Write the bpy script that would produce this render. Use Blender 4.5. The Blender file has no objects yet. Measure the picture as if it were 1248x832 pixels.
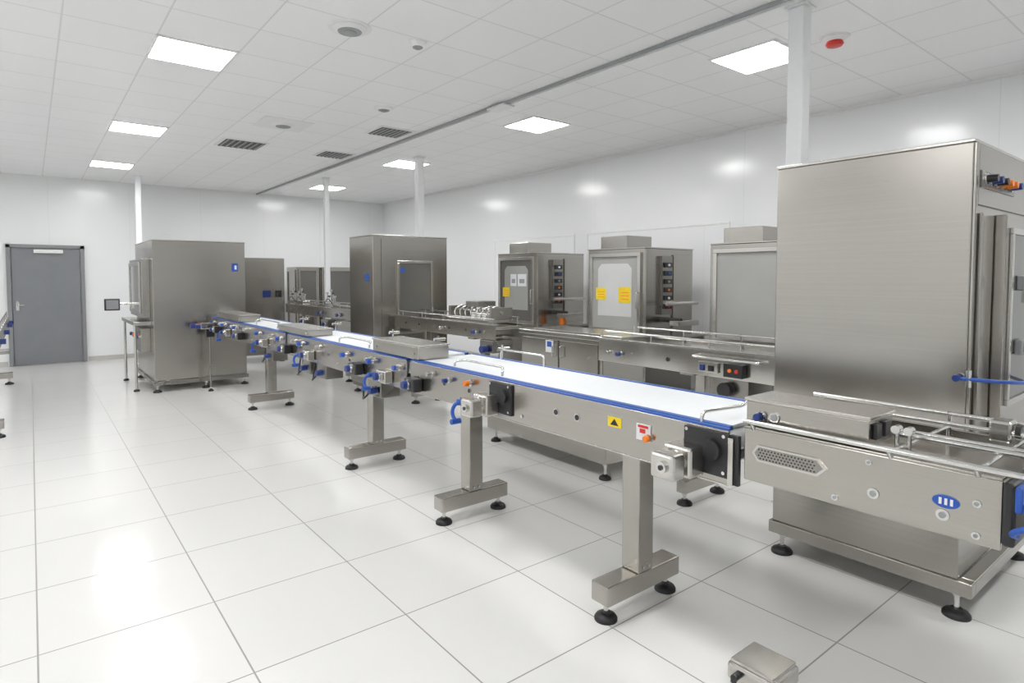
import bpy, bmesh, math, random
from mathutils import Vector, Matrix
random.seed(4)
scene = bpy.context.scene
try:
    scene.view_settings.view_transform = 'Standard'
    scene.view_settings.look = 'None'
except Exception:
    pass

# ------------------------------------------------------------------ materials
def newmat(name):
    m = bpy.data.materials.new(name); m.use_nodes = True
    nt = m.node_tree
    return m, nt, nt.nodes['Principled BSDF']

def plain(name, col, rough=0.5, metal=0.0, spec=0.5, var=0.04, emis=None, estr=0.0, scale=20):
    m, nt, b = newmat(name)
    tc = nt.nodes.new('ShaderNodeTexCoord')
    n = nt.nodes.new('ShaderNodeTexNoise'); n.inputs['Scale'].default_value = scale
    nt.links.new(tc.outputs['Object'], n.inputs['Vector'])
    r = nt.nodes.new('ShaderNodeValToRGB')
    r.color_ramp.elements[0].position = 0.3; r.color_ramp.elements[1].position = 0.7
    r.color_ramp.elements[0].color = tuple(c*(1-var) for c in col)+(1,)
    r.color_ramp.elements[1].color = tuple(min(1, c*(1+var)) for c in col)+(1,)
    nt.links.new(n.outputs['Fac'], r.inputs['Fac'])
    nt.links.new(r.outputs['Color'], b.inputs['Base Color'])
    b.inputs['Roughness'].default_value = rough
    b.inputs['Metallic'].default_value = metal
    b.inputs['Specular IOR Level'].default_value = spec
    if emis:
        b.inputs['Emission Color'].default_value = emis+(1,)
        b.inputs['Emission Strength'].default_value = estr
    return m

def steel(name, c0, c1, rough=0.3, sc=(.8, .8, 220), rv=0.03):
    m, nt, b = newmat(name)
    tc = nt.nodes.new('ShaderNodeTexCoord')
    mp = nt.nodes.new('ShaderNodeMapping'); mp.inputs['Scale'].default_value = sc
    n = nt.nodes.new('ShaderNodeTexNoise'); n.inputs['Scale'].default_value = 1.0
    n.inputs['Detail'].default_value = 3
    nt.links.new(tc.outputs['Object'], mp.inputs['Vector'])
    nt.links.new(mp.outputs['Vector'], n.inputs['Vector'])
    n2 = nt.nodes.new('ShaderNodeTexNoise'); n2.inputs['Scale'].default_value = 1.3
    n2.inputs['Detail'].default_value = 2
    nt.links.new(tc.outputs['Object'], n2.inputs['Vector'])
    r = nt.nodes.new('ShaderNodeValToRGB')
    r.color_ramp.elements[0].position = 0.25; r.color_ramp.elements[1].position = 0.75
    r.color_ramp.elements[0].color = c0+(1,); r.color_ramp.elements[1].color = c1+(1,)
    nt.links.new(n.outputs['Fac'], r.inputs['Fac'])
    nt.links.new(r.outputs['Color'], b.inputs['Base Color'])
    mr = nt.nodes.new('ShaderNodeMapRange')
    mr.inputs['From Min'].default_value = 0.3; mr.inputs['From Max'].default_value = 0.7
    mr.inputs['To Min'].default_value = rough-rv; mr.inputs['To Max'].default_value = rough+rv
    nt.links.new(n2.outputs['Fac'], mr.inputs['Value'])
    nt.links.new(mr.outputs['Result'], b.inputs['Roughness'])
    b.inputs['Metallic'].default_value = 1.0
    return m

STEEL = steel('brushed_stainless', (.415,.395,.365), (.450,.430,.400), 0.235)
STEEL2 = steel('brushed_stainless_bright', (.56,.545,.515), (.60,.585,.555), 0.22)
STEELD = steel('brushed_stainless_dark', (.29,.278,.26), (.32,.308,.29), 0.28)  # darker steel tone for bases, brackets, strips and small housings
CHROME = plain('polished_rod', (.66,.655,.64), .18, 1.0, var=.02)
RUBBER = plain('black_rubber', (.012,.012,.013), .45)
BLACK = plain('black_plastic', (.02,.02,.022), .35)
DARK = plain('dark_gap', (.05,.05,.052), .6)
BLUE = plain('blue_plastic', (.02,.09,.42), .35)
NAVY = plain('navy_plastic', (.015,.04,.20), .35)
BLUEE = plain('blue_belt_edge', (.015,.085,.36), .4)
BELT = plain('white_belt', (.78,.80,.82), .45, var=.01)
YEL = plain('yellow_label', (.82,.60,.01), .5)
ORG = plain('orange_switch', (.85,.22,.02), .4)
RED = plain('red_plastic', (.60,.03,.02), .35)
WHITE = plain('white_plastic', (.84,.84,.84), .4, var=.01)
PAPER = plain('paper_label', (.72,.73,.76), .6)
POSTM = plain('white_post_paint', (.85,.86,.87), .3, var=.01)
GREY = plain('grey_plastic', (.30,.31,.32), .45)
DOORM = plain('grey_door_paint', (.215,.222,.24), .42, var=.03, scale=4)
FRAMEM = plain('grey_frame_paint', (.25,.255,.265), .4)
GLASS = plain('window_grey', (.13,.128,.12), .05, 0.0, var=.03, scale=3)
GLASSL = plain('window_light', (.36,.36,.345), .05, 0.0, var=.03, scale=3)
INNER = plain('window_interior_white', (.58,.585,.58), .25, 0.0, var=.03, scale=3)
BASEM = plain('baseboard_vinyl', (.55,.54,.51), .35)
GRILLE = plain('grille_dark', (.07,.07,.07), .6)
VENTG = plain('vent_grey', (.34,.35,.36), .5)

def tilemat(name, base, line, sx, sy, ox, oy, w, rough, var=.02, coat=0, spec=.5):
    m, nt, b = newmat(name)
    tc = nt.nodes.new('ShaderNodeTexCoord'); sp = nt.nodes.new('ShaderNodeSeparateXYZ')
    nt.links.new(tc.outputs['Object'], sp.inputs[0])
    def M(op, a, bb=None):
        n = nt.nodes.new('ShaderNodeMath'); n.operation = op
        for i, v in enumerate((a, bb)):
            if v is None: continue
            if isinstance(v, (int, float)): n.inputs[i].default_value = v
            else: nt.links.new(v, n.inputs[i])
        return n.outputs[0]
    ms = []; ids = []
    for o, s, of in ((sp.outputs[0], sx, ox), (sp.outputs[1], sy, oy)):
        u = M('DIVIDE', M('SUBTRACT', o, of-w/2), s)
        ids.append(M('FLOOR', u))
        ms.append(M('LESS_THAN', M('FRACT', u), w/s))
    mask = M('MAXIMUM', ms[0], ms[1])
    cb = nt.nodes.new('ShaderNodeCombineXYZ')
    nt.links.new(ids[0], cb.inputs[0]); nt.links.new(ids[1], cb.inputs[1])
    wn = nt.nodes.new('ShaderNodeTexWhiteNoise'); nt.links.new(cb.outputs[0], wn.inputs['Vector'])
    r = nt.nodes.new('ShaderNodeValToRGB')
    r.color_ramp.elements[0].color = tuple(c*(1-var) for c in base)+(1,)
    r.color_ramp.elements[1].color = tuple(min(1, c*(1+var)) for c in base)+(1,)
    nt.links.new(wn.outputs['Value'], r.inputs['Fac'])
    mix = nt.nodes.new('ShaderNodeMix'); mix.data_type = 'RGBA'
    nt.links.new(mask, mix.inputs['Factor'])
    nt.links.new(r.outputs['Color'], mix.inputs['A']); mix.inputs['B'].default_value = line+(1,)
    nt.links.new(mix.outputs['Result'], b.inputs['Base Color'])
    n = nt.nodes.new('ShaderNodeTexNoise'); n.inputs['Scale'].default_value = 3
    nt.links.new(tc.outputs['Object'], n.inputs['Vector'])
    mr = nt.nodes.new('ShaderNodeMapRange'); mr.inputs['To Min'].default_value = rough*.85; mr.inputs['To Max'].default_value = rough*1.15
    nt.links.new(n.outputs['Fac'], mr.inputs['Value'])
    nt.links.new(M('ADD', mr.outputs['Result'], M('MULTIPLY', mask, .4)), b.inputs['Roughness'])
    b.inputs['Specular IOR Level'].default_value = spec
    if coat:
        b.inputs['Coat Weight'].default_value = coat; b.inputs['Coat Roughness'].default_value = .04
    return m

FLOORM = tilemat('floor_tile', (.76,.755,.74), (.30,.29,.27), .70, .70, -.02, 3.27, .007, .125, var=.010, spec=.5)
CEILM = tilemat('ceiling_tile', (.91,.915,.92), (.75,.755,.765), .60, .60, .83, 5.5, .012, .40, var=.008)
WALLM = tilemat('wall_panel', (.87,.88,.89), (.74,.75,.77), 1.3, 40, .3, .38, .006, .18, var=.004)
WALLR = tilemat('wall_panel_side', (.87,.88,.89), (.74,.75,.77), 40, 2.6, .3, 1.68, .006, .18, var=.004)
LAMP = plain('luminaire_diffuser', (.9,.9,.9), .5, emis=(1,.998,.988), estr=38)

# ------------------------------------------------------------------ builders
class G:
    def __init__(s, name, origin=(0,0,0)):
        s.e = bpy.data.objects.new(name, None); s.e.empty_display_size = .1
        s.o = Vector(origin); s.e.location = s.o
        scene.collection.objects.link(s.e)
    def add(s, name, bm, mat, smooth=False):
        me = bpy.data.meshes.new(name)
        bmesh.ops.translate(bm, vec=-s.o, verts=bm.verts)
        bmesh.ops.recalc_face_normals(bm, faces=bm.faces)
        bm.to_mesh(me); bm.free()
        if smooth:
            for p in me.polygons: p.use_smooth = True
            try: me.set_sharp_from_angle(angle=math.radians(40))
            except Exception: pass
        me.materials.append(mat)
        ob = bpy.data.objects.new(name, me); scene.collection.objects.link(ob); ob.parent = s.e
        return ob
    def box(s, name, x0, x1, y0, y1, z0, z1, mat=None, bev=.004):
        mat = mat or STEEL
        bm = bmesh.new(); bmesh.ops.create_cube(bm, size=1)
        d = (abs(x1-x0), abs(y1-y0), abs(z1-z0))
        for v in bm.verts:
            v.co = Vector(((x0+x1)/2+v.co.x*d[0], (y0+y1)/2+v.co.y*d[1], (z0+z1)/2+v.co.z*d[2]))
        bev = min(bev, min(d)*.3)
        if bev > .0008:
            bmesh.ops.bevel(bm, geom=bm.edges[:], offset=bev, segments=2, affect='EDGES', profile=.5)
        return s.add(name, bm, mat, False)
    def cyl(s, name, p0, p1, r, mat=None, r2=None, seg=20):
        p0 = Vector(p0); p1 = Vector(p1); d = p1-p0
        bm = bmesh.new()
        bmesh.ops.create_cone(bm, cap_ends=True, segments=seg, radius1=r, radius2=r if r2 is None else r2, depth=d.length)
        q = d.to_track_quat('Z', 'Y').to_matrix().to_4x4()
        bmesh.ops.transform(bm, matrix=Matrix.Translation((p0+p1)/2) @ q, verts=bm.verts)
        return s.add(name, bm, mat or CHROME, True)
    def lathe(s, name, c, prof, mat, seg=24):
        bm = bmesh.new(); rings = []
        for r, z in prof:
            rings.append([bm.verts.new((c[0]+r*math.cos(2*math.pi*i/seg), c[1]+r*math.sin(2*math.pi*i/seg), c[2]+z)) for i in range(seg)])
        for a, b in zip(rings, rings[1:]):
            for i in range(seg):
                bm.faces.new((a[i], a[(i+1) % seg], b[(i+1) % seg], b[i]))
        bm.faces.new(rings[0]); bm.faces.new(rings[-1])
        return s.add(name, bm, mat, True)
    def tube(s, name, pts, r, mat=None, smooth=False):
        cu = bpy.data.curves.new(name, 'CURVE'); cu.dimensions = '3D'
        cu.bevel_depth = r; cu.bevel_resolution = 4; cu.use_fill_caps = True
        pts = [Vector(p)-s.o for p in pts]
        if smooth:
            sp = cu.splines.new('BEZIER'); sp.bezier_points.add(len(pts)-1)
            for bp, p in zip(sp.bezier_points, pts):
                bp.co = p; bp.handle_left_type = bp.handle_right_type = 'AUTO'
        else:
            out = [pts[0]]
            for i in range(1, len(pts)-1):
                a, b, c = pts[i-1], pts[i], pts[i+1]
                rr = min(r*3.5, (a-b).length*.45, (c-b).length*.45)
                u = (a-b).normalized()*rr; v = (c-b).normalized()*rr
                for t in (0, .25, .5, .75, 1):
                    out.append(b+u*(1-t)**2+v*t**2)
            out.append(pts[-1])
            sp = cu.splines.new('POLY'); sp.points.add(len(out)-1)
            for q, p in zip(sp.points, out): q.co = (p.x, p.y, p.z, 1)
        cu.materials.append(mat or CHROME)
        ob = bpy.data.objects.new(name, cu); scene.collection.objects.link(ob); ob.parent = s.e
        return ob
    def prism(s, name, pts, axis, a0, a1, mat):
        bm = bmesh.new()
        def P(p, a):
            return {'x': (a, p[0], p[1]), 'y': (p[0], a, p[1]), 'z': (p[0], p[1], a)}[axis]
        A = [bm.verts.new(P(p, a0)) for p in pts]; B = [bm.verts.new(P(p, a1)) for p in pts]
        bm.faces.new(A); bm.faces.new(B[::-1])
        for i in range(len(pts)):
            j = (i+1) % len(pts); bm.faces.new((A[i], A[j], B[j], B[i]))
        return s.add(name, bm, mat)
    def fb(s, name, F, a0, a1, z0, z1, d0, d1, mat=None, bev=.003):
        if F[0] == 'x': return s.box(name, F[1]-d1, F[1]-d0, a0, a1, z0, z1, mat, bev)
        return s.box(name, a0, a1, F[1]-d1, F[1]-d0, z0, z1, mat, bev)
    def fc(s, name, F, a, z, r, d0, d1, mat=None, r2=None):
        if F[0] == 'x': return s.cyl(name, (F[1]-d0, a, z), (F[1]-d1, a, z), r, mat, r2)
        return s.cyl(name, (a, F[1]-d0, z), (a, F[1]-d1, z), r, mat, r2)
    def fframe(s, name, F, a0, a1, z0, z1, w, d0, d1, mat=None):
        s.fb(name+'_top', F, a0, a1, z1-w, z1, d0, d1, mat); s.fb(name+'_bottom', F, a0, a1, z0, z0+w, d0, d1, mat)
        s.fb(name+'_side_a', F, a0, a0+w, z0+w, z1-w, d0, d1, mat); s.fb(name+'_side_b', F, a1-w, a1, z0+w, z1-w, d0, d1, mat)
    def fpt(s, F, a, z, d):
        return (F[1]-d, a, z) if F[0] == 'x' else (a, F[1]-d, z)
    def handle(s, name, F, a0, z0, a1, z1, d=.05, r=.008, mat=None):
        s.tube(name, [s.fpt(F, a0, z0, 0), s.fpt(F, a0, z0, d), s.fpt(F, a1, z1, d), s.fpt(F, a1, z1, 0)], r, mat)
    def foot(s, name, x, y, top, r=.055):
        s.lathe(name+'_pad', (x, y, 0), [(r, 0), (r, .012), (r*.85, .024), (r*.45, .032), (r*.4, .04)], RUBBER)
        s.cyl(name+'_stem', (x, y, .035), (x, y, top), .012, CHROME)
        s.cyl(name+'_nut', (x, y, top-.018), (x, y, top), .022, CHROME, seg=6)
    def knob(s, name, F, a, z, r=.022, mat=None, L=.05):
        s.fc(name+'_base', F, a, z, r*1.15, 0, .008, CHROME)
        s.fc(name+'_shaft', F, a, z, r*.5, .008, L*.5, CHROME)
        s.fc(name+'_grip', F, a, z, r, L*.45, L, mat or NAVY, r*.85)
    def crank(s, name, F, a, z, drop=.09, mat=None):
        mat = mat or BLUE
        s.fc(name+'_hub', F, a, z, .018, 0, .06, mat)
        s.tube(name+'_arm', [s.fpt(F, a, z, .05), s.fpt(F, a+.02, z-.02, .07), s.fpt(F, a+.035, z-drop*.6, .075), s.fpt(F, a+.01, z-drop, .07)], .011, mat, True)
        s.fc(name+'_grip', F, a+.01, z-drop, .016, .04, .10, mat)
    def bolt(s, name, F, a, z, r=.012, mat=None):
        s.fc(name, F, a, z, r, -.001, .006, mat or CHROME)

def slab(name, x0, x1, y0, y1, z0, z1, mat):
    bm = bmesh.new(); bmesh.ops.create_cube(bm, size=1)
    for v in bm.verts:
        v.co = Vector(((x0+x1)/2+v.co.x*(x1-x0), (y0+y1)/2+v.co.y*(y1-y0), (z0+z1)/2+v.co.z*(z1-z0)))
    me = bpy.data.meshes.new(name); bm.to_mesh(me); bm.free(); me.materials.append(mat)
    ob = bpy.data.objects.new(name, me); scene.collection.objects.link(ob); return ob

# ------------------------------------------------------------------ room
XL, XR, YB, YN, H = -4.2, 7.17, 14.4, -3.6, 3.52
slab('floor', XL-.1, XR+.1, YN-.1, YB+.1, -.1, 0, FLOORM)
slab('ceiling', XL-.1, XR+.1, YN-.1, YB+.1, H, H+.1, CEILM)
slab('wall_right', XR, XR+.1, YN-.1, YB+.1, 0, H, WALLR)
slab('wall_left', XL-.1, XL, YN-.1, YB+.1, 0, H, WALLR)
slab('wall_back', XL, XR, YB, YB+.1, 0, H, WALLM)
slab('wall_near', XL, XR, YN-.1, YN, 0, H, WALLM)
slab('baseboard_back_a', XL, -.36, YB-.015, YB, 0, .09, BASEM)
slab('baseboard_back_b', .85, XR, YB-.015, YB, 0, .09, BASEM)
slab('baseboard_right', XR-.015, XR, YN, YB-.02, 0, .09, BASEM)
slab('baseboard_left', XL, XL+.015, YN, YB-.02, 0, .09, BASEM)
slab('trim_ceiling_back', XL, XR-.03, YB-.025, YB, H-.03, H, WHITE)
slab('trim_ceiling_right', XR-.025, XR, YN, YB, H-.03, H, WHITE)

g = G('door_1', (.245, YB, 0)); F = ('y', YB)
g.fb('leaf', F, -.27, .76, .01, 2.17, .0, .035, DOORM)
g.fb('frame_left', F, -.34, -.275, 0, 2.24, 0, .06, FRAMEM)
g.fb('frame_right', F, .765, .83, 0, 2.24, 0, .06, FRAMEM)
g.fb('frame_top', F, -.34, .83, 2.175, 2.24, 0, .06, FRAMEM)
g.fb('closer_body', F, .06, .50, 2.085, 2.15, .036, .09, WHITE)
g.fb('lock_plate', F, -.22, -.17, 1.02, 1.2, .036, .045, CHROME)
g.handle('lever', F, -.195, 1.12, -.08, 1.12, .08, .010)

for (a0, a1) in ((4.47, 7.07), (7.35, 9.6)):
    g = G('trim_wall_panel', (XR, (a0+a1)/2, 0)); F = ('x', XR)
    g.fframe('rail', F, a0, a1, .1, 2.36, .03, 0, .016, WHITE)
    g.fb('leaf', F, a0+.03, a1-.03, .13, 2.33, 0, .010, WALLR)

g = G('ceiling_track', (4.08, 5.4, H))
g.box('channel', 4.06, 4.10, YN, YB, H-.012, H-.001, GREY, .002)
g.box('lip_a', 4.04, 4.06, YN, YB, H-.03, H-.001, VENTG, .002)
g.box('lip_b', 4.10, 4.12, YN, YB, H-.03, H-.001, WHITE, .002)
g.box('hanger', 4.0, 4.16, 5.2, 5.5, H-.05, H-.03, WHITE, .004)

for lx, ys in ((1.12, (-.4, 2.6, 5.77, 9.05, 12.2)), (4.96, (-.2, 2.84, 5.77, 9.1, 12.5)), (-2.7, (-.4, 2.6, 5.77, 9.05, 12.2))):
    for ly in ys:
        g = G('ceiling_light_panel', (lx, ly, H)); w = .30
        g.box('diffuser', lx-w+.02, lx+w-.02, ly-w+.02, ly+w-.02, H-.012, H-.004, LAMP, 0)
        for nm, b in (('a', (lx-w, lx+w, ly-w, ly-w+.02)), ('b', (lx-w, lx+w, ly+w-.02, ly+w)),
                      ('c', (lx-w, lx-w+.02, ly-w+.02, ly+w-.02)), ('d', (lx+w-.02, lx+w, ly-w+.02, ly+w-.02))):
            g.box('rim_'+nm, *b, H-.018, H-.001, WHITE, .002)

def louvre(x, y, w, l):
    g = G('ceiling_air_vent', (x, y, H))
    g.box('frame', x-w/2, x+w/2, y-l/2, y+l/2, H-.01, H-.001, WHITE, .002)
    g.box('throat', x-w/2+.04, x+w/2-.04, y-l/2+.04, y+l/2-.04, H-.013, H-.010, GRILLE, 0)
    n = 7
    for i in range(n):
        xx = x-w/2+.07+(w-.14)*i/(n-1)
        g.box('slat_%d' % i, xx-.010, xx+.010, y-l/2+.04, y+l/2-.04, H-.020, H-.013, VENTG, .001)
louvre(2.4, 9.2, .6, .6); louvre(3.72, 7.25, .5, .5); louvre(3.72, 9.1, .5, .5)
def disc(name, x, y, r, mat=WHITE, sq=0, core=GREY, h=.035):
    g = G(name, (x, y, H))
    if sq: g.box('plate', x-sq, x+sq, y-sq, y+sq, H-.008, H-.001, WHITE, .002)
    if not sq: g.lathe('flange', (x, y, H), [(r*1.25, -.006), (r*1.28, -.001)], WHITE)
    g.lathe('rim', (x, y, H), [(r*.55, -h), (r*.8, -h*.8), (r, -.012), (r, -.001)], mat)
    g.lathe('groove', (x, y, H), [(r*.66, -h-.001), (r*.7, -h*.85)], core)
    g.lathe('core', (x, y, H), [(r*.2, -h-.014), (r*.38, -h-.01), (r*.42, -h), (r*.42, -h+.002)], core)
    return g
disc('ceiling_diffuser', 2.5, 7.7, .13, sq=.29); disc('ceiling_diffuser', 1.95, 4.44, .13, sq=0, core=VENTG)
disc('smoke_detector', 2.49, 4.36, .06, core=VENTG, h=.05); disc('ceiling_diffuser', 3.14, 6.26, .09)
g = disc('fire_alarm_sounder', 5.02, 2.24, .085, mat=WHITE, core=RED, h=.04)
g.lathe('ring', (5.02, 2.24, H), [(.03, -.075), (.055, -.07), (.066, -.055), (.058, -.038)], RED)

for (x, y, w) in ((4.28, 2.15, .055), (4.85, 8.47, .055), (4.45, 11.3, .045), (1.62, 13.3, .045)):
    g = G('support_post', (x, y, 0))
    g.box('shaft', x-w, x+w, y-w, y+w, .012, H-.012, POSTM, .006)
    g.box('top_plate', x-w*1.4, x+w*1.4, y-w*1.4, y+w*1.4, H-.012, H-.001, POSTM, .003)
    g.box('base_plate', x-w*1.7, x+w*1.7, y-w*1.7, y+w*1.7, 0, .012, POSTM, .003)

# ------------------------------------------------------------------ stands
def stand(g, tag, xc, y, top, half=.27, w=.055):
    g.box(tag+'_crossbar', xc-half, xc+half, y-w, y+w, .09, .185, STEEL, .006)
    g.box(tag+'_column', xc-w, xc+w, y-w, y+w, .185, top-.02, STEEL, .006)
    g.box(tag+'_head', xc-.2, xc+.2, y-w-.02, y+w+.02, top-.02, top, STEEL, .003)
    g.foot(tag+'_foot_a', xc-half+.045, y, .09); g.foot(tag+'_foot_b', xc+half-.045, y, .09)
    for s_ in (-1, 1):
        g.bolt(tag+'_bolt_%d' % s_, ('y', y-w), xc+s_*.02, .21, .008)

# ------------------------------------------------------------------ MAIN CONVEYOR
X0, X1, ZT, ZB = 2.05, 2.60, 1.055, .845
FX = ('x', X0)
def hole(g, n, a, z, r=.014, m=None):
    g.fc(n+'_ring', FX, a, z, r*1.35, -.003, .002, CHROME)
    g.fc(n, FX, a, z, r, -.002, .0035, m or BLACK)

def belt_section(g, t, y0, y1):
    g.box(t+'_side_near', X0, X0+.012, y0, y1, ZB, ZT-.004, STEEL, .003)
    g.box(t+'_side_far', X1-.012, X1, y0, y1, ZB, ZT, STEEL, .003)
    g.box(t+'_lower_lip', X0, X0+.05, y0, y1, ZB-.006, ZB, STEEL2, .001)
    g.box(t+'_slider_bed', X0+.03, X1-.03, y0+.05, y1-.05, ZT-.03, ZT-.008, STEEL2, .002)
    g.box(t+'_return_belt', X0+.05, X1-.05, y0+.05, y1-.05, ZB+.05, ZB+.056, BELT, 0)
    g.cyl(t+'_roller_near', (X0+.03, y0+.05, ZT-.06), (X1-.03, y0+.05, ZT-.06), .05, BELT)
    g.cyl(t+'_roller_far', (X0+.03, y1-.05, ZT-.06), (X1-.03, y1-.05, ZT-.06), .05, BELT)
    g.box(t+'_belt', X0+.050, X1-.045, y0+.02, y1-.02, ZT-.008, ZT+.006, BELT, .002)
    g.box(t+'_blue_edge_near', X0+.018, X0+.050, y0+.01, y1-.01, ZT-.010, ZT+.008, BLUEE, .003)
    g.box(t+'_top_strip_near', X0-.003, X0+.018, y0, y1, ZT-.004, ZT+.004, BLUEE, .002)
    g.box(t+'_blue_edge_far', X1-.045, X1-.015, y0+.01, y1-.01, ZT-.008, ZT+.010, BLUEE, .003)
    for i, yy in enumerate([y0+.3+k*.9 for k in range(int((y1-y0)/.9))]):
        g.cyl(t+'_tie_%d' % i, (X0+.01, yy, ZB+.03), (X1-.01, yy, ZB+.03), .012, CHROME)

mc = G('conveyor_belt', (2.33, 5.4, 0))
belt_section(mc, 'sec1', 1.27, 3.72)
belt_section(mc, 'sec2', 3.78, 6.3)
belt_section(mc, 'sec3', 6.36, 9.62)
for i, y in enumerate((1.94, 3.39, 4.87, 7.82)):
    stand(mc, 'stand%d' % (i+1), 2.335, y, ZB-.006)
for i, (y, z) in enumerate(((2.23, .955), (2.08, .955), (3.0, .95), (3.28, .955), (3.45, .95), (3.6, .95), (4.4, .95), (4.75, .95), (5.2, .95), (5.9, .95), (6.6, .95), (7.2, .95), (8.1, .95))):
    hole(mc, 'port_%d' % i, y, z)
for i, y in enumerate((1.62, 2.5, 3.1, 4.1, 5.0, 5.6, 6.9, 7.6, 8.4)):
    mc.bolt('side_bolt_%d' % i, FX, y, .885, .009)
mc.fb('warning_label', FX, 1.80, 1.88, .955, 1.0, .0005, .002, YEL, 0)
mc.prism('warning_mark', [(1.815, .963), (1.865, .963), (1.84, .993)], 'x', X0-.0026, X0-.0021, BLACK)
mc.fb('switch_plate', FX, 1.635, 1.71, .93, 1.0, .0005, .006, PAPER, .001)
mc.fb('switch_plate_red', FX, 1.645, 1.70, .985, .996, .006, .008, RED, 0)
mc.fb('switch_plate_mark', FX, 1.66, 1.69, .962, .980, .006, .008, RED, 0)
mc.knob('estop', FX, 1.645, .945, .015, ORG, .03)
mc.knob('knob_a', FX, 2.98, 1.0, .018, ORG, .05)
mc.knob('knob_b', FX, 3.22, .985, .016, NAVY, .05)

def drive(t, y, s=1.0, crank=True):
    mc.fb(t+'_plate', FX, y-.10*s, y+.10*s, .87, 1.04, .001, .014, BLACK)
    mc.fc(t+'_plate_bearing', FX, y-.03, .97, .04*s, .014, .03, BLACK)
    yy = y+.06*s
    mc.fb(t+'_gearbox', FX, yy-.06*s, yy+.07*s, .86, .98, .014, .11, STEEL2, .012)
    mc.fc(t+'_gearbox_flange', FX, yy+.005, .92, .045*s, .11, .125, STEEL2)
    mc.fb(t+'_motor_block', FX, yy-.05*s, yy+.06*s, .865, .965, .125, .20, STEEL2, .012)
    mc.fc(t+'_shaft_cap', FX, yy, .915, .022, .20, .212, CHROME)
    mc.fc(t+'_shaft_screw', FX, yy, .915, .010, .212, .216, BLACK)
    for q, (dy, dz) in enumerate(((-.08, .15), (.085, .15), (-.08, .01))):
        mc.bolt(t+'_plate_bolt_%d' % q, ('x', X0-.013), y+dy*s, .88+dz, .007)
    if crank:
        mc.crank(t+'_crank', ('x', X0-.10), yy+.14, .92, .11)
drive('drive1', 1.36, 1.0, False)
drive('drive2', 2.68)
mc.fb('end_bracket', FX, 1.222, 1.262, .85, 1.04, -.01, .008, BLACK)
mc.fb('end_bracket_outer', FX, 1.24, 1.262, .85, 1.03, .009, .02, STEEL2)
for i, (y, c) in enumerate(((3.62, 0), (4.05, 1), (4.55, 0), (5.6, 1), (6.25, 0), (7.0, 1), (8.0, 0), (8.6, 1), (9.2, 0))):
    mc.fb('actuator_%d' % i, FX, y-.07, y+.07, .86, .95, .004, .07, STEEL2 if c else BLACK, .008)
    mc.knob('actuator_knob_%d' % i, ('x', X0-.07), y, .91, .03, NAVY, .05)
    if c: mc.crank('actuator_crank_%d' % i, ('x', X0-.03), y+.16, .90, .10)
    mc.knob('side_knob_%d' % i, FX, y-.2, 1.0, .018, CHROME, .05)
    mc.knob('side_knob_blue_%d' % i, FX, y+.25, .99, .022, BLUE, .06)
for i, y in enumerate((4.25, 5.35, 5.75, 6.9)):
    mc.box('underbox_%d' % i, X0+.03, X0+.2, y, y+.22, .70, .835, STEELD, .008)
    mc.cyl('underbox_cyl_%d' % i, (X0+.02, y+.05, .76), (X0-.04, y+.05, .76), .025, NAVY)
    mc.tube('underbox_hose_%d' % i, [(X0+.02, y+.1, .78), (X0-.03, y+.14, .70), (X0+.02, y+.28, .70), (X0+.06, y+.33, .84)], .008, BLACK, True)
def cover(t, y0, y1, x0=2.055, x1=2.30, h=.10, z=1.066):
    mc.box(t+'_box', x0, x1, y0, y1, z, z+h-.012, STEEL, .005)
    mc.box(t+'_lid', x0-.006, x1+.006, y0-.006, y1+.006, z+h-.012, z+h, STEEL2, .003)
    mc.bolt(t+'_screw_a', ('x', x0), y0+.06, z+h*.4, .007); mc.bolt(t+'_screw_b', ('x', x0), y1-.06, z+h*.4, .007)
cover('cover2', 3.62, 4.32); cover('cover3', 5.72, 6.6, h=.07); cover('cover4', 8.1, 9.3, h=.09)
def guide(t, y0, y1, z=1.12):
    mc.tube(t+'_rod', [(X0+.06, y0, ZT+.01), (X0+.06, y0, z), (X0+.10, y0+.05, z+.01), (X0+.10, y1-.05, z+.01), (X0+.06, y1, z), (X0+.06, y1, ZT+.01)], .008)
guide('guide1', 2.75, 3.25, 1.095)
mc.tube('guide1_far', [(X1-.04, 2.9, ZT), (X1-.04, 2.9, 1.13), (X1-.04, 3.35, 1.13), (X1-.04, 3.35, ZT)], .008)
mc.tube('guide2', [(X0+.02, 1.40, ZT-.02), (X0+.02, 1.40, 1.10), (X0+.25, 1.36, 1.10), (X0+.25, 1.32, 1.14), (X0+.38, 1.32, 1.14)], .008)
guide('guide3', 4.5, 5.1, 1.10); guide('guide4', 6.8, 7.6, 1.12)
for i, y in enumerate((3.35, 4.2, 4.98, 6.3, 7.3)):
    mc.cyl('guide_post_%d' % i, (X1-.03, y, ZT), (X1-.03, y, 1.16), .010)
    mc.cyl('guide_post_clamp_%d' % i, (X1-.07, y, 1.13), (X1+.03, y, 1.13), .014)
# infeed end parts
mc.box('infeed_block', 1.86, 2.03, 9.40, 9.62, .90, .99, STEEL2, .008)
mc.box('infeed_bracket', 1.94, 2.048, 9.44, 9.5, .78, .90, BLACK, .004)
mc.cyl('infeed_knob_orange', (1.86, 9.5, .95), (1.82, 9.5, .95), .022, ORG)
mc.cyl('infeed_knob_navy', (1.86, 9.58, .94), (1.76, 9.58, .94), .035, NAVY)
mc.cyl('infeed_cap', (1.86, 9.43, .94), (1.8, 9.43, .94), .028, NAVY)
mc.cyl('infeed_leg', (1.99, 9.47, 0.02), (1.99, 9.47, .78), .014, STEELD); mc.foot('infeed_leg_foot', 1.99, 9.47, .06, .035)

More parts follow.
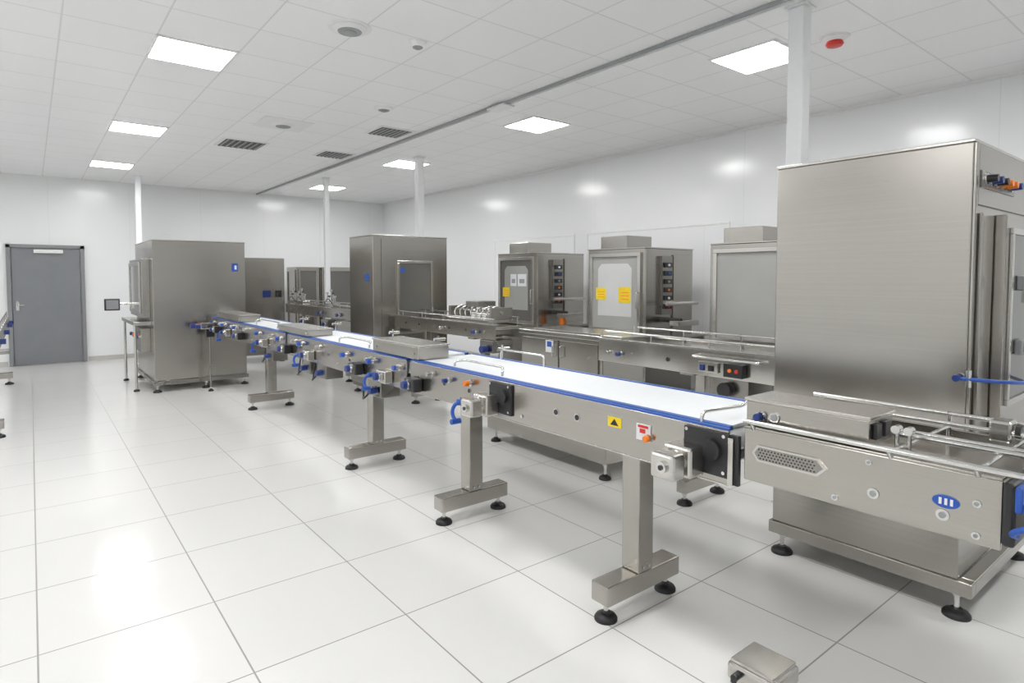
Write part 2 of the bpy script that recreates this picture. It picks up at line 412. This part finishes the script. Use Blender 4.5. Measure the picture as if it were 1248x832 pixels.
# ------------------------------------------------------------------ NEAR TRANSFER SECTION
g = G('transfer_conveyor', (2.33, .8, 0))
YA, YZ = .445, 1.205
g.box('side_near', X0, X0+.014, YA, YZ, .885, 1.078, STEEL, .003)
g.box('side_far', X1-.014, X1, YA, YZ, .885, 1.085, STEEL, .003)
g.box('top_lip_near', X0, X0+.07, YA, YZ, 1.078, 1.086, STEEL, .002)
g.box('bed', X0+.03, X1-.03, YA+.01, YZ, 1.0, 1.03, STEEL2, .003)
g.box('bottom_pan', X0+.02, X1-.02, YA+.01, YZ, .886, .892, STEEL, .001)
g.box('end_cap', X0-.004, X1+.004, YA-.03, YA, .90, 1.075, BLACK, .01)
g.box('end_cap_blue', X0-.008, X0+.05, YA-.045, YA-.028, 1.0, 1.07, BLUE, .008)
g.tube('blue_cable', [(X0+.02, YA-.03, 1.03), (X0-.02, YA-.07, .99), (X0-.02, YA-.03, .95), (X0+.02, YA-.03, .93)], .008, BLUE, True)
g.box('outrigger_beam', X0+.18, X1-.18, .0, YA-.03, .90, .98, STEEL, .006)
stand(g, 'stand', 2.335, .12, .90)
for i, (x, z) in enumerate(((X0-.012, 1.105), (X0+.16, 1.12), (X0+.30, 1.10), (X1-.10, 1.12), (X1-.02, 1.14))):
    y1 = 1.20 if i == 0 else (.75 if i < 3 else 1.2)
    g.cyl('rail_%d' % i, (x, .30, z), (x, y1, z), .009, CHROME)
for i, y in enumerate((.50, .72, 1.17)):
    g.cyl('rail_post_%d' % i, (X0-.012, y, 1.10), (X0+.02, y, 1.06), .008)
    g.cyl('rail_post_far_%d' % i, (X1-.02, y, 1.03), (X1-.02, y, 1.15), .008)
    if i < 2: g.cyl('rail_cross_%d' % i, (X0+.05, y, 1.095), (X1-.02, y, 1.095), .007)
bx = ('x', 2.07)
g.box('cover_box', 2.07, 2.26, .79, 1.21, 1.088, 1.176, STEEL, .004)
g.box('cover_lid', 2.064, 2.266, .784, 1.216, 1.176, 1.188, STEEL2, .003)
g.box('cover_end_slot_a', 2.10, 2.145, .778, .7895, 1.11, 1.16, BLACK, .003)
g.box('cover_end_slot_b', 2.17, 2.215, .778, .7895, 1.11, 1.16, BLACK, .003)
g.knob('cover_knob', bx, 1.155, 1.125, .015, NAVY, .03)
g.fc('cover_knob2', bx, 1.10, 1.130, .018, 0, .008, CHROME); g.fc('cover_knob2_in', bx, 1.10, 1.130, .012, .008, .012, GREY)
for i, y in enumerate((.70, .735)):
    g.cyl('tee_stem_%d' % i, (X0+.09, y, 1.085), (X0+.09, y, 1.15), .007)
    g.cyl('tee_ball_%d' % i, (X0+.075, y, 1.15), (X0+.105, y, 1.15), .013)
g.box('sensor_block', X0+.42, X0+.50, .52, .58, 1.09, 1.16, STEEL2, .008)
g.cyl('sensor_eye', (X0+.46, .515, 1.125), (X0+.46, .50, 1.125), .02, BLACK)
py0, py1, pz0, pz1 = .905, 1.17, .965, 1.025
mid = (pz0+pz1)/2
g.prism('perforated_vent_frame', [(py0, mid), (py0+.03, pz0), (py1-.02, pz0), (py1, mid), (py1-.02, pz1), (py0+.03, pz1)], 'x', X0-.006, X0, STEEL2)
g.prism('perforated_vent', [(py0+.012, mid), (py0+.035, pz0+.008), (py1-.025, pz0+.008), (py1-.01, mid), (py1-.025, pz1-.008), (py0+.035, pz1-.008)], 'x', X0-.008, X0-.006, STEELD)
k = 0
for r_ in range(4):
    for c_ in range(17):
        yy = py0+.04+c_*.012+(r_ % 2)*.006; zz = pz0+.014+r_*.0105
        if yy < py1-.025:
            g.fc('perf_%d' % k, ('x', X0-.008), yy, zz, .003, 0, .0006, BLACK); k += 1
for i, (y, z, r) in enumerate(((.765, .955, .013), (.58, .945, .013), (.50, .91, .008), (.50, 1.0, .008), (.88, .91, .008), (.78, 1.05, .007))):
    g.fc('boss_%d' % i, FX, y, z, r*1.3, 0, .004, CHROME); g.fc('boss_in_%d' % i, FX, y, z, r*.7, .004, .007, GREY)
g.prism('badge', [(.573+.034*math.cos(a*math.pi/12), .985+.019*math.sin(a*math.pi/12)) for a in range(24)], 'x', X0-.003, X0, BLUE)
for i in range(3):
    g.fb('badge_mark_%d' % i, FX, .555+i*.014, .562+i*.014, .976, .995, .003, .004, WHITE, 0)

# ------------------------------------------------------------------ M1 big right machine
g = G('stainless_processing_machine', (3.95, 1.36, 0))
mx0, mx1, my0, my1 = 3.42, 4.50, .89, 1.83
g.box('upper_cabinet', mx0, mx1, my0, my1, .45, 2.255, STEEL, .006)
g.box('lower_cabinet', mx0+.006, mx1-.012, my0+.012, my1-.006, .19, .448, STEEL, .004)
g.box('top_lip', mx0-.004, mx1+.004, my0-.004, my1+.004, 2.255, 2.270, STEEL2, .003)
g.box('base_rail_front', mx0-.01, mx0+.05, my0-.05, my1+.01, .12, .19, STEEL, .005)
g.box('base_rail_back', mx1-.05, mx1+.01, my0-.05, my1+.01, .12, .19, STEEL, .005)
g.box('base_rail_near', mx0+.05, mx1-.05, my0-.05, my0+.01, .12, .19, STEEL, .005)
g.box('base_rail_far', mx0+.05, mx1-.05, my1-.05, my1+.01, .12, .19, STEEL, .005)
for i, (x, y) in enumerate(((mx0+.04, my0+.02), (mx0+.04, my1-.05), (mx1-.04, my0+.02), (mx1-.04, my1-.05))):
    g.foot('foot_%d' % i, x, y, .12, .06)
F = ('y', my0)
g.fb('near_stile', F, mx0, mx0+.03, .48, 2.25, 0, .012, STEEL)
g.fb('header', F, mx0+.035, mx1, 1.97, 2.25, 0, .012, STEEL)
g.fb('door_1_leaf', F, mx0+.05, mx0+.22, .50, 1.93, .0, .03, STEEL)
g.fb('door_2_leaf', F, mx0+.24, mx1-.01, .50, 1.93, .0, .075, STEEL)
g.fframe('door_2_frame', F, mx0+.30, mx1-.05, 1.0, 1.87, .03, .075, .09, STEEL2)
g.fb('door_2_window', F, mx0+.33, mx1-.08, 1.03, 1.84, .075, .08, GLASS)
for i, z in enumerate((1.60, 1.28)):
    g.fb('switch_body_%d' % i, F, mx0+.42, mx0+.54, z-.035, z+.04, .08, .11, GREY, .008)
    g.fc('switch_dial_%d' % i, F, mx0+.48, z+.003, .030, .11, .14, STEEL2)
    g.fb('switch_lever_%d' % i, F, mx0+.468, mx0+.492, z-.025, z+.035, .14, .16, (BLACK, NAVY)[i], .006)
for i in range(4):
    g.fb('button_strip_%d' % i, F, mx0+.62+i*.08, mx0+.67+i*.08, 1.5, 1.58, .08, .10, (PAPER, NAVY, RED, PAPER)[i], .003)
g.fb('selector_strip', F, mx0+.06, mx0+.62, 2.05, 2.13, .012, .018, STEELD, .002)
for i, c in enumerate((BLACK, NAVY, BLACK, ORG, ORG, NAVY)):
    x = mx0+.10+i*.085
    g.fc('selector_ring_%d' % i, F, x, 2.09, .026, .018, .03, CHROME)
    g.fc('selector_%d' % i, F, x, 2.09, .019, .03, .07, c, .017)
g.knob('valve', ('x', mx0), my0+.03, 1.16, .018, NAVY, .05)
g.cyl('valve_tee', (mx0-.02, my0-.01, 1.12), (mx0-.02, my0-.01, 1.20), .014)
g.tube('blue_hose', [(mx0-.04, my0+.03, 1.16), (mx0+.02, my0-.10, 1.155), (mx0+.3, my0-.17, 1.13), (mx0+.7, my0-.2, 1.11), (mx0+1.0, my0-.05, 1.0)], .009, BLUE, True)

# ------------------------------------------------------------------ second line: low cabinet T
g = G('stainless_work_cabinet', (3.95, 4.0, 0))
g.box('body', 3.70, 4.22, 3.46, 4.52, .20, 1.10, STEEL, .006)
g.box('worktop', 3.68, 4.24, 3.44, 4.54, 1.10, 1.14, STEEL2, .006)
g.box('base_skirt', 3.58, 4.26, 3.30, 4.86, .32, .60, STEEL, .006)
g.box('base_rail', 3.55, 4.28, 3.28, 4.88, .13, .32, STEEL, .008)
F = ('x', 3.70)
g.fb('door_a', F, 3.50, 3.97, .62, 1.07, 0, .015, STEEL); g.fb('door_b', F, 3.99, 4.48, .62, 1.07, 0, .015, STEEL)
g.handle('handle_a', ('x', 3.685), 3.93, .92, 3.93, 1.02, .03, .005); g.handle('handle_b', ('x', 3.685), 4.03, .92, 4.03, 1.02, .03, .005)
g.fb('label', F, 4.05, 4.15, .95, 1.06, .016, .018, PAPER, 0); g.fb('label_mark', F, 4.07, 4.13, 1.0, 1.05, .018, .019, BLUE, 0)
g.bolt('lock', ('x', 3.685), 3.6, .95, .012)
for i, (x, y) in enumerate(((3.60, 3.33), (3.60, 4.80), (4.22, 3.33), (4.22, 4.80))):
    g.foot('foot_%d' % i, x, y, .13, .05)
g.box('hatch', 3.76, 4.16, 3.55, 4.40, 1.141, 1.15, STEEL, .003)

def side_conveyor(x0, x1, y0, y1, zt=1.12, zb=.96, legs=(), name='side_conveyor', belt=False, sm=None):
    sm = sm or STEEL
    g = G(name, ((x0+x1)/2, (y0+y1)/2, 0)); F = ('x', x0)
    g.box('side_near', x0, x0+.015, y0, y1, zb, zt-.003, sm, .003)
    g.box('side_far', x1-.015, x1, y0, y1, zb, zt, STEEL, .003)
    g.box('deck', x0+.015, x1-.015, y0+.01, y1-.01, zt-.05, zt-.02, BELT if belt else STEEL2, .002)
    g.box('lip', x0-.006, x0+.03, y0, y1, zt-.002, zt+.008, STEEL2, .002)
    for i, y in enumerate(legs):
        stand(g, 'stand%d' % i, (x0+x1)/2, y, zb, half=(x1-x0)/2+.02, w=.04)
    n = int((y1-y0)/.35)
    for i in range(n):
        y = y0+.2+i*.35
        g.fc('port_%d' % i, F, y, zb+.08, .016, 0, .004, BLACK if i % 3 else CHROME)
    g.cyl('guide_rail', (x0+.03, y0+.05, zt+.06), (x0+.03, y1-.05, zt+.06), .008)
    g.cyl('guide_rail_far', (x1-.03, y0+.05, zt+.07), (x1-.03, y1-.05, zt+.07), .008)
    for i in range(int((y1-y0)/.5)+1):
        y = y0+.08+i*.5
        g.cyl('guide_post_%d' % i, (x0+.03, y, zt-.02), (x0+.03, y, zt+.07), .007)
        g.cyl('guide_post_far_%d' % i, (x1-.03, y, zt-.02), (x1-.03, y, zt+.08), .007)
    return g, F

g, F = side_conveyor(3.62, 4.08, 1.84, 3.43, zt=1.135, zb=.955, legs=(2.6,), sm=STEEL2)
g.fb('control_box', F, 2.12, 2.26, .975, 1.065, .003, .05, BLACK, .004)
g.fc('control_button', F, 2.16, 1.02, .012, .05, .06, RED); g.fc('control_button2', F, 2.21, 1.02, .012, .05, .06, ORG)
g.fb('sensor_plate', F, 2.32, 2.47, .985, 1.055, .003, .02, STEEL2); g.fb('sensor_dark_a', F, 2.42, 2.455, .995, 1.035, .02, .03, NAVY); g.fb('sensor_dark_b', F, 2.35, 2.39, .995, 1.035, .02, .03, BLACK)
g.knob('sensor_knob', F, 3.2, 1.03, .018, NAVY, .04); g.knob('sensor_knob_b', F, 3.32, 1.03, .018, CHROME, .04)
g.handle('lift_bar', F, 2.0, 1.09, 2.5, 1.09, .06, .009)
g.box('end_block', 3.64, 4.06, 3.2, 3.43, 1.144, 1.16, STEEL2, .004)
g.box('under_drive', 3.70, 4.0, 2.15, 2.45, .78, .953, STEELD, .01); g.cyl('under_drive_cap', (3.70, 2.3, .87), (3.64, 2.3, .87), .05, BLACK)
g, F = side_conveyor(3.85, 4.25, 5.15, 7.42, legs=(5.6, 6.9))
g.box('coil_base', 3.88, 4.22, 5.3, 6.1, 1.13, 1.17, STEEL2, .006)
for i in range(7):
    y = 5.35+i*.11
    g.tube('coil_%d' % i, [(3.92, y, 1.17), (3.92, y+.02, 1.24), (4.0, y+.04, 1.29), (4.12, y+.05, 1.29), (4.18, y+.06, 1.24), (4.18, y+.07, 1.17)], .009, STEEL2, True)
g.box('coil_bracket', 3.90, 4.2, 6.1, 6.14, 1.17, 1.30, STEEL, .003); g.box('coil_bracket_b', 3.90, 4.2, 5.29, 5.32, 1.17, 1.30, STEEL, .003)
g.box('coil_head', 3.95, 4.2, 5.6, 5.85, 1.30, 1.36, STEELD, .006)
g.cyl('coil_shaft', (4.05, 5.28, 1.24), (4.05, 6.2, 1.24), .018)
g.knob('hand_knob', F, 5.5, 1.03, .025, NAVY, .06); g.knob('hand_knob_b', F, 6.2, 1.03, .02, CHROME, .05)
g.fb('drive_box', F, 5.16, 5.40, .82, .955, -.25, .02, STEELD, .006)
g.cyl('drive_cyl', (3.83, 5.28, .86), (3.76, 5.28, .86), .04, NAVY)
g, F = side_conveyor(3.85, 4.25, 8.27, 11.9, legs=(9.0, 10.9))
def manifold(g, x, y, z):
    g.box('manifold_block', x-.05, x+.08, y-.2, y+.2, z+.02, z+.08, STEEL2, .006)
    for i in range(5):
        yy = y-.16+i*.08; h = .10+.05*((i*7) % 3)
        g.cyl('manifold_rod_%d' % i, (x, yy, z+.08), (x, yy, z+.08+h), .010)
        g.cyl('manifold_cap_%d' % i, (x, yy, z+.08+h), (x, yy, z+.11+h), .020, BLACK if i % 2 else CHROME)
    g.tube('manifold_hose', [(x-.04, y-.2, z+.05), (x-.08, y-.1, z+.15), (x-.06, y+.1, z+.1), (x-.04, y+.2, z+.05)], .008, BLACK, True)
for i, y in enumerate((8.7, 9.8, 11.2, 11.6)): manifold(g, 3.92, y, 1.12)
for i, y in enumerate((8.5, 9.3, 10.1)): g.knob('k_%d' % i, F, y, 1.03, .03, NAVY, .06)
for i, y in enumerate((9.4, 10.4)):
    g.box('side_box_%d' % i, 3.70, 3.85, y, y+.3, .80, .95, STEELD, .006); g.knob('side_box_knob_%d' % i, ('x', 3.70), y+.1, .88, .03, NAVY, .06)

# ------------------------------------------------------------------ cabinets on second line
g = G('stainless_tall_cabinet', (4.16, 7.87, 0))
g.box('body', 3.58, 4.74, 7.5, 8.25, .16, 2.19, STEEL, .006)
g.box('top_lip', 3.575, 4.745, 7.495, 8.255, 2.19, 2.205, STEEL2, .003)
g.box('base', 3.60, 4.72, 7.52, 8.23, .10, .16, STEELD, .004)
F = ('y', 7.5)
g.fframe('door_frame', F, 3.93, 4.49, .86, 1.86, .035, 0, .03, STEEL2)
g.fb('door_window', F, 3.965, 4.455, .895, 1.825, 0, .015, GLASS)
g.handle('door_handle', ('y', 7.48), 4.47, 1.05, 4.47, 1.2, .03, .006)
g.fb('label_blue', F, 3.98, 4.05, 1.70, 1.76, .016, .018, BLUE, 0)
g.fb('label_side', ('x', 3.58), 7.62, 7.74, 1.58, 1.68, .0, .003, BLUE, 0)
g.fb('seam', F, 3.7, 3.705, .2, 2.15, 0, .002, DARK, 0)
for i, (x, y) in enumerate(((3.65, 7.57), (4.67, 7.57), (3.65, 8.18), (4.67, 8.18))): g.foot('foot_%d' % i, x, y, .10, .05)

g = G('stainless_storage_cabinet', (3.4, 12.45, 0))
g.box('body', 2.95, 3.87, 12.0, 12.9, .15, 2.0, STEEL, .006)
g.fb('door_leaf', ('y', 12.0), 3.0, 3.82, .25, 1.95, 0, .02, STEEL)
g.fb('door_label', ('y', 12.0), 3.45, 3.6, 1.25, 1.38, .02, .024, NAVY, 0); g.knob('door_knob', ('y', 11.98), 3.72, 1.3, .03, BLACK, .06)
g.fb('gauge', ('y', 12.0), 3.68, 3.8, 1.25, 1.38, .02, .026, BLACK, .002)
for i, (x, y) in enumerate(((3.0, 12.06), (3.82, 12.06), (3.0, 12.84), (3.82, 12.84))): g.foot('foot_%d' % i, x, y, .15, .05)

# ------------------------------------------------------------------ ML left machine
g = G('stainless_infeed_machine', (1.95, 10.65, 0))
g.box('body', 1.34, 2.57, 9.8, 11.5, .16, 2.15, STEEL, .006)
g.box('top_lip', 1.335, 2.575, 9.795, 11.505, 2.15, 2.165, STEEL2, .003)
g.box('base_near', 1.32, 2.59, 9.78, 9.84, .10, .16, STEELD, .004); g.box('base_far', 1.32, 2.59, 11.46, 11.52, .10, .16, STEELD, .004)
g.box('base_left', 1.32, 1.38, 9.84, 11.46, .10, .16, STEELD, .004); g.box('base_right', 2.53, 2.59, 9.84, 11.46, .10, .16, STEELD, .004)
for i, (x, y) in enumerate(((1.37, 9.82), (2.54, 9.82), (1.37, 11.48), (2.54, 11.48), (2.0, 9.82))): g.foot('foot_%d' % i, x, y, .10, .055)
F = ('y', 9.8)
g.fb('label_blue', F, 2.38, 2.47, 1.72, 1.84, 0, .003, BLUE, 0)
g.fb('label_white', F, 2.42, 2.45, 1.75, 1.81, .003, .004, WHITE, 0)
F = ('x', 1.34)
g.fb('side_unit', F, 10.05, 11.35, 1.05, 1.9, 0, .10, STEEL, .006)
g.fb('side_window', F, 10.2, 11.2, 1.15, 1.8, .10, .11, GLASSL)
g.fframe('side_window_frame', F, 10.15, 11.25, 1.1, 1.85, .05, .10, .125, STEEL2)
g.fb('side_shelf', F, 10.0, 11.4, .95, 1.0, 0, .22, STEEL2, .004)
g.fb('side_lower_unit', F, 10.1, 10.9, .55, .9, 0, .12, STEEL, .006)
for i, y in enumerate((10.1, 11.3)):
    g.cyl('shelf_leg_%d' % i, (1.15, y, .03), (1.15, y, .95), .018, STEEL2); g.foot('shelf_foot_%d' % i, 1.15, y, .06, .04)
g.cyl('panel_arm', (1.34, 11.2, 1.22), (1.08, 11.2, 1.22), .018)
g.box('control_screen', .88, 1.08, 11.16, 11.24, 1.12, 1.30, BLACK, .008)
g.box('control_screen_glass', .90, 1.06, 11.152, 11.16, 1.14, 1.28, GREY, .002)
for i, y in enumerate((10.2, 10.5, 10.8)): g.knob('side_knob_%d' % i, ('x', 1.22), y, .78, .03, (NAVY, ORG, NAVY)[i], .06)

# ------------------------------------------------------------------ R machines on the right
def rmachine(y0, stickers, light):
    y1 = y0+.93; x0, x1 = 5.70, 6.64; h = 1.99
    g = G('packaging_machine', ((x0+x1)/2, (y0+y1)/2, 0))
    g.box('body', x0, x1, y0, y1, .16, h-.012, STEEL, .006)
    g.box('top_lip', x0-.006, x1+.006, y0-.006, y1+.006, h-.012, h+.002, STEEL2, .003)
    g.box('base', x0+.03, x1-.03, y0+.03, y1-.03, .10, .16, STEELD, .004)
    g.box('top_box', x0+.2, x0+.68, y0+.45, y1-.03, h+.002, h+.17, STEEL, .005)
    for i, (x, y) in enumerate(((x0+.07, y0+.07), (x0+.07, y1-.07), (x1-.07, y0+.07), (x1-.07, y1-.07))): g.foot('foot_%d' % i, x, y, .10, .05)
    F = ('x', x0)
    g.fframe('door_frame', F, y0+.05, y1-.05, .95, h-.06, .045, 0, .03, STEEL2)
    g.fb('door_window', F, y0+.095, y1-.095, .995, h-.105, 0, .015, GLASSL if light else GLASS)
    if stickers:
        g.prism('window_inner', [(y0+.19, 1.15), (y1-.19, 1.15), (y1-.19, h-.25), (y1-.25, h-.19), (y0+.25, h-.19), (y0+.19, h-.25)], 'x', x0-.018, x0-.015, INNER if light else GLASSL)
    g.fb('lower_door', F, y0+.05, y1-.05, .22, .90, 0, .02, STEEL)
    g.handle('door_handle', ('x', x0-.03), y0+.08, 1.25, y0+.08, 1.45, .03, .007)
    for i, (a, z, w, hh, c) in enumerate(stickers):
        g.fb('sticker_%d' % i, F, y0+a, y0+a+w, z, z+hh, .019, .021, c, 0)
        if c is PAPER:
            g.fb('sticker_mark_%d' % i, F, y0+a+w*.2, y0+a+w*.8, z+hh*.25, z+hh*.6, .021, .022, GREY, 0)
        else:
            for q in range(3): g.fb('sticker_line_%d_%d' % (i, q), F, y0+a+w*.15, y0+a+w*.8, z+hh*(.2+.22*q), z+hh*(.25+.22*q), .021, .0215, ORG, 0)
    F = ('y', y0)
    g.fb('stile', F, x0, x0+.10, .2, h-.03, 0, .02, STEEL)
    g.fb('control_column', F, x0+.26, x0+.46, 1.18, h-.1, 0, .05, STEELD)
    for i in range(6):
        z = 1.25+i*.10
        g.fb('module_%d' % i, F, x0+.29, x0+.43, z, z+.06, .05, .07, BLACK, .003)
        g.fc('module_lamp_%d' % i, F, x0+.36, z+.03, .014, .07, .085, (RED, WHITE, ORG, GREY, BLUE, WHITE)[i])
    g.fb('side_door', F, x0+.52, x1-.04, .6, h-.08, 0, .02, STEEL)
    g.cyl('arm_a', (x0+.5, y0, 1.32), (x0+.5, y0-.25, 1.32), .022, STEEL2); g.cyl('arm_cross', (x0+.1, y0-.24, 1.32), (x0+.7, y0-.24, 1.32), .022, STEEL2)
    g.cyl('arm_b', (x0+.3, y0, 1.12), (x0+.3, y0-.3, 1.12), .03, BLACK); g.box('arm_block', x0+.2, x0+.6, y0-.34, y0-.2, 1.06, 1.12, STEEL2, .006)
    g.box('side_shelf', x0+.05, x1-.1, y0-.35, y0-.01, .92, .96, STEEL2, .004)
    g.box('side_shelf_bracket_a', x0+.1, x0+.13, y0-.3, y0-.01, .78, .92, STEELD, .003); g.box('side_shelf_bracket_b', x1-.2, x1-.17, y0-.3, y0-.01, .78, .92, STEELD, .003)
    return g
rmachine(2.85, [], True)
rmachine(4.66, [(.20, 1.32, .19, .19, YEL), (.60, 1.35, .17, .15, YEL)], True)
g = rmachine(6.61, [(.22, 1.50, .20, .18, PAPER), (.45, 1.50, .14, .18, PAPER), (.62, 1.34, .16, .14, YEL)], False)
g.lathe('beacon', (6.0, 6.4, .96), [(.05, 0), (.05, .05), (.035, .09), (.03, .16), (.01, .18)], ORG)

for (x0, x1, y0, y1, h) in ((4.55, 5.05, 13.3, 13.95, 1.86), (5.12, 5.85, 13.3, 13.95, 1.86)):
    g = G('stainless_storage_cabinet', ((x0+x1)/2, (y0+y1)/2, 0))
    g.box('body', x0, x1, y0, y1, .12, h, STEEL, .006)
    g.fframe('door_frame', ('y', y0), x0+.04, x1-.04, .6, h-.05, .04, 0, .025, STEEL)
    g.fb('window', ('y', y0), x0+.08, x1-.08, .64, h-.09, 0, .012, GLASS)
    g.fframe('side_frame', ('x', x0), y0+.06, y1-.06, .6, h-.06, .04, 0, .02, STEEL)
    for i, (x, y) in enumerate(((x0+.06, y0+.06), (x1-.06, y0+.06), (x0+.06, y1-.06), (x1-.06, y1-.06))): g.foot('foot_%d' % i, x, y, .12, .045)

g, F = side_conveyor(-.90, -.27, 7.95, 12.15, zt=1.03, zb=.88, legs=(8.05, 12.0), belt=True)
g.box('cross_tray', -.9, -.27, 11.6, 12.1, .5, .54, STEEL, .004)
for i, y in enumerate((8.4, 9.8, 11.2, 11.9)):
    g.cyl('roller_end_%d' % i, (-.27, y, .95), (-.22, y, .95), .03, NAVY)

g = G('floor_cable_box', (2.25, 1.27, 0))
g.box('body', 2.16, 2.36, 1.13, 1.33, .015, .085, STEEL2, .012)
g.box('lid', 2.17, 2.35, 1.14, 1.32, .085, .10, STEEL2, .006)
for i, (x, y) in enumerate(((2.18, 1.15), (2.34, 1.15), (2.18, 1.31), (2.34, 1.31))): g.cyl('pad_%d' % i, (x, y, 0), (x, y, .015), .012, BLACK)
g.cyl('gland', (2.16, 1.28, .05), (2.13, 1.28, .05), .014, BLACK)

# ------------------------------------------------------------------ camera & world
w = bpy.data.worlds.new('world'); scene.world = w; w.use_nodes = True
w.node_tree.nodes['Background'].inputs[0].default_value = (.9, .93, 1, 1)
w.node_tree.nodes['Background'].inputs[1].default_value = .3
cam = bpy.data.cameras.new('camera'); co = bpy.data.objects.new('camera', cam); scene.collection.objects.link(co)
co.location = (0, 0, 1.63)
co.rotation_euler = (math.radians(90-2.6), 0, math.radians(-38.4))
cam.sensor_width = 36; cam.lens = 36*740/1248; cam.shift_y = -44.4/1248
cam.clip_start = .05
scene.camera = co
